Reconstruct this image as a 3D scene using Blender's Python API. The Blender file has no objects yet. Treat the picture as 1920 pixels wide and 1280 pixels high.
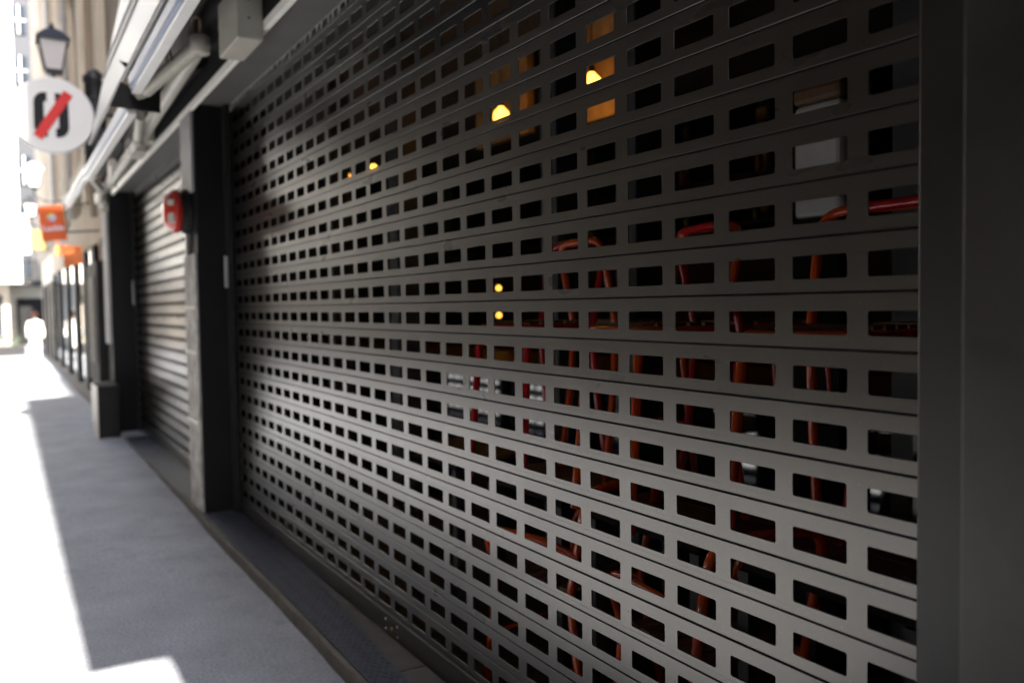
import bpy, bmesh, math, random
from mathutils import Vector, Matrix, Euler
R = math.radians
random.seed(7)
scene = bpy.context.scene

# ------------------------------------------------------------------ camera
cam_d = bpy.data.cameras.new('camera'); cam = bpy.data.objects.new('camera', cam_d)
scene.collection.objects.link(cam); scene.camera = cam
yaw, pitch, roll = 0.53748, -0.04207, -0.01492
fw = Vector((math.sin(yaw)*math.cos(pitch), math.cos(yaw)*math.cos(pitch), math.sin(pitch)))
r_ = Vector((math.cos(yaw), -math.sin(yaw), 0)); u_ = r_.cross(fw)
r2 = r_*math.cos(roll)+u_*math.sin(roll); u2 = -r_*math.sin(roll)+u_*math.cos(roll)
m = Matrix((r2, u2, -fw)).transposed().to_4x4(); m.translation = Vector((-1.5023, 0, 1.615))
cam.matrix_world = m
cam_d.sensor_width = 36; cam_d.lens = 30.0
cam_d.clip_start = .02; cam_d.clip_end = 2000
cam_d.dof.use_dof = True; cam_d.dof.focus_distance = 2.35; cam_d.dof.aperture_fstop = 1.8

# ------------------------------------------------------------------ light
w = bpy.data.worlds.new('World'); scene.world = w; w.use_nodes = True
nt = w.node_tree; bg = nt.nodes['Background']
sky = nt.nodes.new('ShaderNodeTexSky'); sky.sky_type = 'NISHITA'; sky.sun_disc = False
SUN_EL = 46
sky.sun_elevation = R(SUN_EL); sky.sun_rotation = R(180)      # sun stands behind the photographer, over -Y
sky.dust_density = 2.0
nt.links.new(sky.outputs[0], bg.inputs[0]); bg.inputs[1].default_value = 0.145
sd = bpy.data.lights.new('sun', 'SUN'); sd.energy = 5.0; sd.angle = R(.55); sd.color = (1, .93, .82)
so = bpy.data.objects.new('sun', sd); scene.collection.objects.link(so)
so.rotation_euler = Vector((0, math.cos(R(SUN_EL)), -math.sin(R(SUN_EL)))).to_track_quat('-Z', 'Y').to_euler()
scene.view_settings.view_transform = 'Standard'; scene.view_settings.look = 'None'
scene.view_settings.gamma = 1; scene.view_settings.exposure = 2.8
scene.cycles.max_bounces = 10; scene.cycles.diffuse_bounces = 6; scene.cycles.glossy_bounces = 6
scene.cycles.use_denoising = True

# ------------------------------------------------------------------ helpers
COL = scene.collection
class MB:
    def __init__(s): s.v = []; s.f = []; s.sm = []
    def add(s, vs, fs, smooth=False):
        o = len(s.v); s.v += [tuple(v) for v in vs]
        s.f += [tuple(i+o for i in f) for f in fs]; s.sm += [smooth]*len(fs); return s
    def box(s, x0, x1, y0, y1, z0, z1):
        v = [(x, y, z) for x in (x0, x1) for y in (y0, y1) for z in (z0, z1)]
        return s.add(v, [(0,1,3,2),(4,6,7,5),(0,4,5,1),(2,3,7,6),(0,2,6,4),(1,5,7,3)])
    def obox(s, M, sx, sy, sz):
        v = [M @ Vector((x*sx/2, y*sy/2, z*sz/2)) for x in (-1,1) for y in (-1,1) for z in (-1,1)]
        return s.add(v, [(0,1,3,2),(4,6,7,5),(0,4,5,1),(2,3,7,6),(0,2,6,4),(1,5,7,3)])
    def tube(s, pts, r, n=12, caps=True, closed=False):
        pts = [Vector(p) for p in pts]; N = len(pts)
        rs = r if isinstance(r, (list, tuple)) else [r]*N
        t0 = (pts[1]-pts[0]).normalized(); a = t0.orthogonal().normalized(); vs = []
        for i, p in enumerate(pts):
            if closed: t = (pts[(i+1) % N]-pts[i-1]).normalized()
            else: t = (pts[min(i+1, N-1)]-pts[max(i-1, 0)]).normalized()
            a = (a-t*a.dot(t)).normalized(); b = t.cross(a)
            for k in range(n):
                th = 2*math.pi*k/n; vs.append(p+(a*math.cos(th)+b*math.sin(th))*rs[i])
        fs = []
        for i in range(N if closed else N-1):
            for k in range(n):
                j = (i+1) % N
                fs.append((i*n+k, i*n+(k+1) % n, j*n+(k+1) % n, j*n+k))
        s.add(vs, fs, True)
        if caps and not closed:
            s.add(vs[:n], [tuple(range(n))[::-1]]); s.add(vs[-n:], [tuple(range(n))])
        return s
    def lathe(s, prof, c=(0,0,0), n=24, M=None, smooth=True):
        vs = []
        for (r, z) in prof:
            for k in range(n):
                th = 2*math.pi*k/n; p = Vector((r*math.cos(th), r*math.sin(th), z))
                vs.append((M @ p) if M else p+Vector(c))
        fs = [(i*n+k, i*n+(k+1) % n, (i+1)*n+(k+1) % n, (i+1)*n+k) for i in range(len(prof)-1) for k in range(n)]
        s.add(vs, fs, smooth)
        s.add(vs[:n], [tuple(range(n))[::-1]]); s.add(vs[-n:], [tuple(range(n))]); return s
    def prism(s, poly, axis, a, b):
        """poly: 2D points; extruded along axis between a and b"""
        def P(u, v, w): return {'x': (w, u, v), 'y': (u, w, v), 'z': (u, v, w)}[axis]
        n = len(poly); vs = [P(u, v, a) for u, v in poly]+[P(u, v, b) for u, v in poly]
        fs = [tuple(range(n)), tuple(range(n, 2*n))[::-1]]+[(i, (i+1) % n+0, (i+1) % n+n, i+n) for i in range(n)]
        return s.add(vs, fs)
    def build(s, name, mat, parent=None, bevel=0, fixn=True):
        me = bpy.data.meshes.new(name); me.from_pydata(s.v, [], s.f); me.update()
        if fixn:
            bm = bmesh.new(); bm.from_mesh(me); bmesh.ops.recalc_face_normals(bm, faces=bm.faces); bm.to_mesh(me); bm.free()
        if any(s.sm): me.polygons.foreach_set('use_smooth', s.sm)
        me.materials.append(mat)
        o = bpy.data.objects.new(name, me); COL.objects.link(o)
        if parent is not None: put(o, parent)
        if bevel:
            md = o.modifiers.new('bevel', 'BEVEL'); md.width = bevel; md.segments = 2; md.limit_method = 'ANGLE'; md.angle_limit = R(40)
        return o
def world(o):
    L = Matrix.LocRotScale(o.location, o.rotation_euler, o.scale)
    return L if o.parent is None else world(o.parent) @ o.matrix_parent_inverse @ L
def put(o, parent):
    o.parent = parent
    o.matrix_parent_inverse = world(parent).inverted()
def tag(o, label=None, cat=None, group=None, kind=None):
    if label: o['label'] = label
    if cat: o['category'] = cat
    if group: o['group'] = group
    if kind: o['kind'] = kind
    return o
def thing(name, label, cat, loc=(0,0,0), rz=0, group=None):
    o = bpy.data.objects.new(name, None); COL.objects.link(o); o.location = loc; o.rotation_euler = (0, 0, rz)
    o.empty_display_size = .1
    return tag(o, label, cat, group)
def struct(o): o['kind'] = 'structure'; return o
def copy_tree(o, parent=None):
    c = o.copy(); COL.objects.link(c)
    if parent is not None:
        c.parent = parent; c.matrix_parent_inverse = o.matrix_parent_inverse.copy()
    for ch in list(o.children): copy_tree(ch, c)
    return c
def arc(c, r, a0, a1, n, axes=((1,0,0),(0,0,1))):
    u = Vector(axes[0]); v = Vector(axes[1]); c = Vector(c)
    return [c+u*(r*math.cos(R(a0+(a1-a0)*i/n)))+v*(r*math.sin(R(a0+(a1-a0)*i/n))) for i in range(n+1)]
def rounded(pts, r, n=5):
    pts = [Vector(p) for p in pts]; out = [pts[0]]
    for i in range(1, len(pts)-1):
        a, b, c = pts[i-1], pts[i], pts[i+1]
        da = (a-b); dc = (c-b); rr = min(r, da.length*.45, dc.length*.45)
        p = b+da.normalized()*rr; q = b+dc.normalized()*rr
        for k in range(n+1):
            t = k/n; out.append(p*(1-t)**2+b*2*t*(1-t)+q*t*t)
    return out+[pts[-1]]

# ------------------------------------------------------------------ materials
def mat(name, col, rough=.6, metal=0., coat=0., var=.0, vscale=6., bump=0., bscale=60., col2=None, stretch=(1,1,1),
        rvar=0., emit=None, estr=0., trans=0., ior=1.45, spec=.5, detail=6.):
    m = bpy.data.materials.new(name); m.use_nodes = True; n = m.node_tree; p = n.nodes['Principled BSDF']
    p.inputs['Base Color'].default_value = (*col, 1); p.inputs['Roughness'].default_value = rough
    p.inputs['Metallic'].default_value = metal; p.inputs['Coat Weight'].default_value = coat
    p.inputs['Coat Roughness'].default_value = .12
    p.inputs['Specular IOR Level'].default_value = spec; p.inputs['IOR'].default_value = ior
    if trans: p.inputs['Transmission Weight'].default_value = trans
    if emit: p.inputs['Emission Color'].default_value = (*emit, 1); p.inputs['Emission Strength'].default_value = estr
    tc = n.nodes.new('ShaderNodeTexCoord'); mp = n.nodes.new('ShaderNodeMapping'); mp.inputs['Scale'].default_value = stretch
    n.links.new(tc.outputs['Object'], mp.inputs[0])
    if var or col2 or rvar:
        nz = n.nodes.new('ShaderNodeTexNoise'); nz.inputs['Scale'].default_value = vscale; nz.inputs['Detail'].default_value = detail
        nz.inputs['Roughness'].default_value = .62
        n.links.new(mp.outputs[0], nz.inputs['Vector'])
        rp = n.nodes.new('ShaderNodeValToRGB'); rp.color_ramp.elements[0].position = .3; rp.color_ramp.elements[1].position = .7
        c2 = col2 if col2 else tuple(min(1, c*(1+var)) for c in col)
        c1 = col if col2 else tuple(c*(1-var) for c in col)
        rp.color_ramp.elements[0].color = (*c1, 1); rp.color_ramp.elements[1].color = (*c2, 1)
        n.links.new(nz.outputs[0], rp.inputs[0]); n.links.new(rp.outputs[0], p.inputs['Base Color'])
        if rvar:
            mr = n.nodes.new('ShaderNodeMapRange'); mr.inputs['From Min'].default_value = .3; mr.inputs['From Max'].default_value = .7
            mr.inputs['To Min'].default_value = rough-rvar; mr.inputs['To Max'].default_value = rough+rvar
            n.links.new(nz.outputs[0], mr.inputs[0]); n.links.new(mr.outputs[0], p.inputs['Roughness'])
    if bump:
        nb = n.nodes.new('ShaderNodeTexNoise'); nb.inputs['Scale'].default_value = bscale; nb.inputs['Detail'].default_value = 5
        n.links.new(mp.outputs[0], nb.inputs['Vector'])
        b = n.nodes.new('ShaderNodeBump'); b.inputs['Strength'].default_value = bump; b.inputs['Distance'].default_value = .01
        n.links.new(nb.outputs[0], b.inputs['Height']); n.links.new(b.outputs[0], p.inputs['Normal'])
    return m

def shutter_mat():
    m = bpy.data.materials.new('weathered_aluminium'); m.use_nodes = True; n = m.node_tree; L = n.links.new
    p = n.nodes['Principled BSDF']
    tc = n.nodes.new('ShaderNodeTexCoord')
    def noise(scale, detail, st=(1,1,1), rough=.6):
        mp = n.nodes.new('ShaderNodeMapping'); mp.inputs['Scale'].default_value = st; L(tc.outputs['Object'], mp.inputs[0])
        z = n.nodes.new('ShaderNodeTexNoise'); z.inputs['Scale'].default_value = scale; z.inputs['Detail'].default_value = detail
        z.inputs['Roughness'].default_value = rough; L(mp.outputs[0], z.inputs['Vector']); return z.outputs[0]
    def ramp(src, a, b, ca, cb):
        r = n.nodes.new('ShaderNodeValToRGB'); r.color_ramp.elements[0].position = a; r.color_ramp.elements[1].position = b
        r.color_ramp.elements[0].color = (*ca, 1); r.color_ramp.elements[1].color = (*cb, 1); L(src, r.inputs[0]); return r.outputs[0]
    def mix(a, b, f, mode='MIX'):
        x = n.nodes.new('ShaderNodeMix'); x.data_type = 'RGBA'; x.blend_type = mode
        if isinstance(f, float): x.inputs[0].default_value = f
        else: L(f, x.inputs[0])
        L(a, x.inputs[6]); L(b, x.inputs[7]); return x.outputs[2]
    base = ramp(noise(3.5, 8), .3, .72, (.050, .046, .040), (.064, .059, .052))
    streak = ramp(noise(9, 6, (1, .5, .12)), .35, .75, (.80, .79, .77), (1, 1, 1))        # run-off dirt
    c = mix(base, streak, .55, 'MULTIPLY')
    speck = ramp(noise(230, 2), .70, .74, (0, 0, 0), (1, 1, 1))
    pale = n.nodes.new('ShaderNodeRGB'); pale.outputs[0].default_value = (.5, .49, .46, 1)
    dark = n.nodes.new('ShaderNodeRGB'); dark.outputs[0].default_value = (.1, .095, .088, 1)
    f1 = n.nodes.new('ShaderNodeMath'); f1.operation = 'MULTIPLY'; L(speck, f1.inputs[0]); f1.inputs[1].default_value = .30
    c = mix(c, pale.outputs[0], f1.outputs[0])
    smear = ramp(noise(5, 7, (1, 1, .5), .75), .56, .74, (0, 0, 0), (1, 1, 1))
    f2 = n.nodes.new('ShaderNodeMath'); f2.operation = 'MULTIPLY'; L(smear, f2.inputs[0]); f2.inputs[1].default_value = .12
    c = mix(c, dark.outputs[0], f2.outputs[0])
    L(c, p.inputs['Base Color'])
    p.inputs['Metallic'].default_value = 1.0
    p.inputs['Coat Weight'].default_value = .75; p.inputs['Coat Roughness'].default_value = .30; p.inputs['Coat IOR'].default_value = 1.7
    mr = n.nodes.new('ShaderNodeMapRange'); L(noise(8, 2, (1, .35, 1)), mr.inputs[0])
    mr.inputs['From Min'].default_value = .3; mr.inputs['From Max'].default_value = .7
    mr.inputs['To Min'].default_value = .27; mr.inputs['To Max'].default_value = .32
    L(mr.outputs[0], p.inputs['Roughness'])
    b = n.nodes.new('ShaderNodeBump'); b.inputs['Strength'].default_value = .05; b.inputs['Distance'].default_value = .003
    L(noise(5, 1, (1, .3, 1)), b.inputs['Height']); L(b.outputs[0], p.inputs['Normal'])
    return m

M = {}
M['shutter'] = shutter_mat()
M['rail'] = mat('dark_rail_paint', (.016, .016, .016), .5, spec=.15, var=.15, vscale=5, rvar=.06, bump=.05, bscale=40)
M['pillar'] = mat('charcoal_painted_metal', (.011, .011, .012), .55, metal=0, spec=.10, var=.12, vscale=3, rvar=.05, bump=.04, bscale=25)
M['near_pillar'] = mat('grey_painted_metal', (.068, .066, .063), .40, metal=.8, var=.12, vscale=4, rvar=.05, bump=.05, bscale=30)
M['rail_end'] = mat('guide_grey', (.045, .045, .044), .40, metal=.8, var=.10, vscale=4, rvar=.05, bump=.05, bscale=30)
M['counter_front'] = mat('spot_mirror_glass', (.006, .012, .016), .05, spec=1.0, ior=1.8)  # glossy front added so the sunlit street mirrors in it as bright spots
M['tower_glass'] = mat('tower_window_glass', (.010, .016, .026), .5, spec=.15)
M['bar_paint'] = mat('pale_blue_white_paint', (.28, .33, .45), .35, var=.05, vscale=8)
M['black'] = mat('matt_black', (.014, .014, .015), .6, var=.2, bump=.05, spec=.12)
M['asphalt'] = mat('smooth_asphalt', (.235, .248, .275), .85, var=.16, vscale=2.2, bump=.22, bscale=140, detail=10)
M['step_plate'] = mat('blue_black_step_plate', (.040, .047, .066), .5, metal=.1, var=.3, vscale=14, bump=.3, bscale=160)
M['step_stone'] = mat('worn_threshold_stone', (.075, .068, .068), .7, var=.18, vscale=12, bump=.2)
M['step_face'] = mat('brown_grey_kerb_stone', (.10, .092, .08), .8, var=.25, vscale=9, bump=.3)
M['tan'] = mat('tan_stone_render', (.36, .29, .21), .85, var=.12, vscale=2, bump=.15)
M['tan_light'] = mat('pale_stone_render', (.50, .44, .36), .85, var=.1, vscale=2, bump=.15)
M['dark_stone'] = mat('dark_brown_stone', (.15, .115, .08), .85, var=.2, vscale=1.5, bump=.2)
M['brown_wall'] = mat('brown_render', (.25, .2, .15), .85, var=.14, vscale=1.6, bump=.15)
M['white_wall'] = mat('white_render', (.6, .59, .56), .8, var=.05, vscale=1, bump=.1)
M['white_paint'] = mat('white_painted_metal', (.85, .85, .83), .35, var=.05, vscale=8, coat=.3)
M['offwhite_paint'] = mat('cream_painted_metal', (.48, .46, .40), .4, var=.10, vscale=9, bump=.05)
M['beige_plastic'] = mat('aged_cream_plastic', (.40, .38, .33), .5, var=.06, vscale=7, bump=.04)
M['trim'] = mat('bare_aluminium_trim', (.82, .80, .75), .4, metal=0, var=.08, vscale=12)
M['soffit'] = mat('grey_soffit_panel', (.085, .082, .078), .55, metal=0, var=.15, vscale=3, bump=.05)
M['window_glass'] = mat('reflecting_window_glass', (.035, .045, .06), .04, spec=1.0, ior=1.9)
M['blue_glass'] = mat('sky_painted_glass', (.05, .085, .18), .35)  # blue of the sky's reflection is put into the base colour
M['frame_white'] = mat('white_window_frame', (.62, .61, .58), .5)
M['dark_glass'] = mat('shop_window_glass', (.02, .025, .025), .03, spec=1.0, ior=2.1)
M['red_paint'] = mat('crimson_gloss_paint', (.60, .012, .020), .2, coat=.8, var=.1, vscale=10)
M['orange_paint'] = mat('orange_gloss_paint', (.80, .095, .010), .2, coat=.8, var=.1, vscale=10)
M['siren_red'] = mat('red_alarm_plastic', (.42, .022, .015), .3, coat=.4)
M['wood'] = mat('brown_table_wood', (.14, .078, .040), .5, col2=(.21, .12, .065), vscale=7, stretch=(1, 12, 1), bump=.15, bscale=20)
M['wood2'] = mat('counter_wood', (.10, .052, .028), .5, col2=(.15, .085, .045), vscale=5, stretch=(10, 1, 1), bump=.1, bscale=20)
M['int_wall'] = mat('dark_slate_wall', (.035, .037, .04), .8, var=.2, vscale=2, bump=.1)
M['int_ceil'] = mat('dark_ceiling', (.05, .05, .05), .8, var=.2, vscale=2)
M['slate'] = mat('slate_grey_frame', (.06, .064, .07), .5, var=.1)
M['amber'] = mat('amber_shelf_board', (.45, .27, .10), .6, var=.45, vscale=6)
M['bulb'] = mat('warm_bulb', (1, .8, .5), .4, emit=(1, .42, .05), estr=.95)
M['bulb_dim'] = mat('dim_bulb', (1, .8, .5), .4, emit=(1, .42, .05), estr=.7)
M['brass'] = mat('aged_brass', (.2, .12, .05), .35, metal=.9)
M['lamp_glass'] = mat('milky_lamp_glass', (.62, .60, .62), .35)
M['lamp_black'] = mat('lamp_black_iron', (.02, .021, .025), .45, metal=.3, bump=.05)
M['sign_white'] = mat('sign_white', (.70, .71, .73), .5, var=.03, vscale=2)
M['sign_black'] = mat('sign_black', (.010, .012, .016), .5, spec=.2)
M['sign_red'] = mat('sign_red', (.58, .016, .016), .5)
M['orange_sign'] = mat('sign_orange', (.60, .105, .02), .5)
M['orange_sign2'] = mat('small_sign_orange', (.72, .2, .06), .5)
M['pale_purple'] = mat('pale_lettering', (.72, .6, .72), .5)
M['ball_y'] = mat('logo_yellow', (.72, .62, .15), .5); M['ball_b'] = mat('logo_blue', (.45, .55, .8), .5)
M['ball_p'] = mat('logo_pink', (.65, .2, .4), .5); M['ball_g'] = mat('logo_green', (.4, .6, .2), .5)
M['mustard'] = mat('mustard_panel', (.2, .16, .05), .6, var=.1)
M['cloth_white'] = mat('white_cotton', (.75, .74, .72), .9, var=.06, vscale=12, bump=.3)
M['skin'] = mat('skin', (.45, .26, .18), .6); M['hair'] = mat('reddish_brown_hair', (.12, .045, .025), .7, bump=.4)
M['leaf'] = mat('planter_leaves', (.09, .11, .08), .6, var=.4, vscale=3)
M['concrete'] = mat('planter_concrete', (.022, .022, .024), .85, var=.15)
M['bottle_green'] = mat('green_bottle_glass', (.02, .06, .03), .08, spec=1)
M['bottle_amber'] = mat('amber_bottle_glass', (.2, .07, .015), .08, spec=1)
M['cable'] = mat('brown_cable', (.22, .15, .10), .6)
M['tube_grey'] = mat('ribbed_grey_tube', (.3, .32, .36), .5)
M['chrome'] = mat('bolt_steel', (.55, .54, .5), .35, metal=.8)
M['brown_knob'] = mat('tan_wood_knob', (.5, .27, .1), .6)
M['poster'] = mat('peeling_white_posters', (.46, .45, .43), .8, col2=(.18, .16, .14), vscale=9, bump=.4, bscale=40)
M['pipe_grey'] = mat('grey_conduit_cover', (.30, .30, .30), .5, var=.1, vscale=8)

# ------------------------------------------------------------------ ground
def gz(x, y):
    """street level: it climbs slightly towards the far end of the step and cambers away from the wall"""
    a = min(1, max(0, (y-4.5)/7.0)); a = a*a*(3-2*a)
    b = min(1, max(0, (x+1.5)/1.1)); b = b*b*(3-2*b)
    k = 1-min(1, max(0, (y-13)/5.0))
    return .068*a*b*(.35+.65*k)
g = MB()
xs = [-400, -40, -12, -6, -4, -3, -2.4, -2, -1.7]+[-1.5+.08*i for i in range(16)]+[-.24, 0, 3, 8, 40, 400]
ys = [-400, -60, -10, -4, -1, 0]+[.5*i for i in range(1, 60)]+[32, 36, 40, 60, 120, 400]
vs = [(x, y, gz(x, y)) for x in xs for y in ys]; ny = len(ys)
fs = [(i*ny+j, (i+1)*ny+j, (i+1)*ny+j+1, i*ny+j+1) for i in range(len(xs)-1) for j in range(ny-1)]
g.add(vs, fs, True); struct(g.build('street', M['asphalt'], fixn=False))
n_ = M['asphalt'].node_tree; p_ = n_.nodes['Principled BSDF']; src = p_.inputs['Base Color'].links[0].from_socket
tc_ = n_.nodes.new('ShaderNodeTexCoord')
def fine(scale, lo, hi, c0, c1, src):
    z = n_.nodes.new('ShaderNodeTexNoise'); z.inputs['Scale'].default_value = scale; z.inputs['Detail'].default_value = 6; n_.links.new(tc_.outputs['Object'], z.inputs['Vector'])
    r = n_.nodes.new('ShaderNodeValToRGB'); r.color_ramp.elements[0].position = lo; r.color_ramp.elements[1].position = hi
    r.color_ramp.elements[0].color = (c0, c0, c0, 1); r.color_ramp.elements[1].color = (c1, c1, c1, 1); n_.links.new(z.outputs[0], r.inputs[0])
    x = n_.nodes.new('ShaderNodeMix'); x.data_type = 'RGBA'; x.blend_type = 'MULTIPLY'; x.inputs[0].default_value = 1
    n_.links.new(src, x.inputs[6]); n_.links.new(r.outputs[0], x.inputs[7]); return x.outputs[2]
src = fine(75, .38, .62, .78, 1.15, src); src = fine(7, .62, .70, 1., .86, src); src = fine(1.1, .66, .70, 1., 1.14, src)
n_.links.new(src, p_.inputs['Base Color'])

# ------------------------------------------------------------------ step in front of the shutters
def PB(y): return max(-.17, min(-.008, -.127+(y-3.17)*.078))
st = thing('door_step', 'low stone step with dark metal plate running below both roller shutters', 'step', (-.14, 6, 0))
p = MB(); ed = []
N = 80
for i in range(N+1):
    y = -.6+11.9*i/N
    xo = -.281+.006*math.sin(y*1.7)+.010*math.exp(-((y-6.9)/.5)**2)-.008*math.exp(-((y-8.3)/.4)**2)
    ed.append((xo, y))
vs = []; fs = []
for i, (xo, y) in enumerate(ed): vs += [(xo, y, -.1), (xo-.004*math.sin(y*9), y, .074), (xo+.006, y, .08), (xo+.02, y, .08)]
for i in range(N): fs += [(4*i+k, 4*i+k+1, 4*i+5+k, 4*i+4+k) for k in range(3)]
p.add(vs, fs); p.build('step_face', M['step_face'], st)
p = MB(); vs = []; fs = []
for i, (xo, y) in enumerate(ed): vs += [(xo+.02, y, .0872), (PB(y), y, .0872)]
for i in range(N): fs.append((2*i, 2*i+1, 2*i+3, 2*i+2))
p.add(vs, fs)
# (the plate lies at a slight angle to the wall)
# raised tread lozenges on the plate
yy = .3
row = 0
while yy < 6.5:
    for c in range(8):
        x = -.245+c*.034+(row % 2)*.017
        if x > PB(yy)-.012: continue
        a = R(45 if (c+row) % 2 else -45)
        Mx = Matrix.Translation((x, yy, .0880)) @ Matrix.Rotation(a, 4, 'Z'); p.obox(Mx, .022, .006, .0026)
    yy += .03; row += 1
p.build('tread_plate', M['step_plate'], st)
p = MB(); y = -.6
while y < 11.3:
    L = .62+.1*random.random(); p.box(-.215, .10, y, min(y+L, 11.35)-.004, -.05, .0835+random.uniform(-.001, .001)); y += L
p.build('threshold_stone', M['step_stone'], st, bevel=.003)

# ------------------------------------------------------------------ perforated roller shutters
P = .12
def slat(mb, y0, y1, zb, yh0, nh, xo=0., roll=0., tilt=0., sag=0.):
    """one pressed slat from z=zb to zb+.12, holes .141 x .05 with rounded corners"""
    def X(x, y, z):
        if roll: t = (z-zb)/P; return (x+xo+roll*t*t*.6, y, z)
        t = (z-zb)/P-.5; q = (y-y0)/(y1-y0)
        return (x+xo+tilt*t+sag*math.sin(q*7+tilt*900), y, z)
    z0, z1 = zb+.0015, zb+.1150; hb, ht = zb+.029, zb+.079; rr = .005
    # lips
    prof = [(.004, zb+.0006), (.0008, zb+.0007), (0, z0), (0, hb-.012)]
    prof2 = [(0, ht+.012), (0, z1), (.0012, z1+.0010), (.004, z1+.0012)]
    for pr in (prof, prof2):
        vs = [X(x, y, z) for (x, z) in pr for y in (y0, y1)]
        mb.add(vs, [(2*i, 2*i+1, 2*i+3, 2*i+2) for i in range(len(pr)-1)])
    a, b = hb-.012, ht+.012
    ye = y0
    for k in range(nh):
        h1 = yh0+.1919390*k; h0 = h1-.141
        if h1 < y0+.03: continue
        c0, c1 = h0-.0255, h1+.0255
        if k == nh-1: c1 = y1
        c0 = ye; ye = c1
        if h0 < y0+.004: h0 = y0+.004
        if h1 > y1-.004: break
        loop = []
        for (cy, cz, s0) in ((h0+rr, hb+rr, 180), (h1-rr, hb+rr, 270), (h1-rr, ht-rr, 0), (h0+rr, ht-rr, 90)):
            for q in range(4): th = R(s0+30*q); loop.append((cy+rr*math.cos(th), cz+rr*math.sin(th)))
        my_, mz_ = (h0+h1)/2, (hb+ht)/2
        outer = [(c0, a), (c1, a), (c1, b), (c0, b)]
        vs = [X(0, y, z) for y, z in outer]+[X(0, my_+(y-my_)*1.012, mz_+(z-mz_)*1.034) for y, z in loop]+[X(.0011, y, z) for y, z in loop]+[X(.0032, y, z) for y, z in loop]
        fs = []
        for cidx in range(4):
            for q in range(3): fs.append((cidx, 4+cidx*4+q, 4+cidx*4+q+1))
            nx = (cidx+1) % 4; fs.append((cidx, 4+cidx*4+3, 4+nx*4, nx))
        for q in range(16):
            q2 = (q+1) % 16; fs.append((4+q, 20+q, 20+q2, 4+q2)); fs.append((20+q, 36+q, 36+q2, 20+q2))
        mb.add(vs, fs)
    if ye < y1: mb.add([X(0, ye, a), X(0, y1, a), X(0, y1, b), X(0, ye, b)], [(0, 1, 2, 3)])
def shutter(name, label, y0, y1, yh0, nh):
    t = thing(name, label, 'shutter', (0, (y0+y1)/2, .085))
    mb = MB(); seam = MB()
    for j in range(-13, 12):
        zb = 1.514-P*j
        xo = random.uniform(-.0007, .0007)
        slat(mb, y0, y1, zb, yh0, nh, xo, .0 if j > -13 else .05, random.gauss(0, .0011), .0006)
        if j > -13: seam.box(.0045, .016, y0, y1, zb+.112, zb+.124)
    mb.build('curtain', M['shutter'], t, fixn=False)
    seam.build('slat_joint', M['black'], t)
    b = MB(); b.prism([(0, .088), (.014, .086), (.014, .192), (0, .192), (-.001, .188), (-.004, .184), (-.004, .094)], 'y', y0, y1)
    br = b.build('bottom_rail', M['bottom'], t)
    s = MB(); s.box(.004, .012, y0, y1, .0842, .088); s.build('rubber_seal', M['black'], br)
    for (yb, zb) in ((.0, 0), (0, -.046), (-.138, 0.002), (-.138, -.046)):
        c = MB(); Mx = Matrix.Translation((-.0042, y0+2.78+yb, .156+zb)) @ Matrix.Rotation(R(-90), 4, 'Y')
        c.lathe([(.0055, 0), (.0055, .002), (.003, .0035), (.0005, .004)], M=Mx, n=12); c.build('bolt', M['chrome'], br)
    c = MB(); Mx = Matrix.Translation((-.0042, y0+2.78-.07, .128)) @ Matrix.Rotation(R(-90), 4, 'Y')
    c.lathe([(.009, 0), (.009, .003), (.0045, .004), (.004, .001)], M=Mx, n=14); c.build('lock_cylinder', M['brass'], br)
    tt = MB(); y = y0+.1; poly = [(y, 3.133)]
    while y < y1-.1:                                              # pale jagged strip in the slot above the curtain
        g_ = random.uniform(.03, .09); w_ = random.uniform(.02, .04)
        poly += [(y+g_, 3.128), (y+g_+w_*.7, 3.128-random.uniform(.03, .05)), (y+g_+w_, 3.128)]; y += g_+w_
    poly.append((poly[-1][0], 3.133)); tt.prism(poly, 'x', -.004, .0)
    tt.build('slot_zigzag', M['pipe_grey'], t)
    return t
M['bottom'] = mat('dark_bottom_rail', (.06, .058, .055), .36, metal=.8, var=.12, vscale=5, rvar=.05, bump=.05)
shutter('roller_shutter', 'near wide grey perforated roller shutter filling most of the view', .93, 6.60, 1.1129, 29)
shutter('roller_shutter', 'farther narrower roller shutter seen between the black pillar and the alarm siren', 7.17, 11.93, 7.17+.17, 25)

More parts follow.
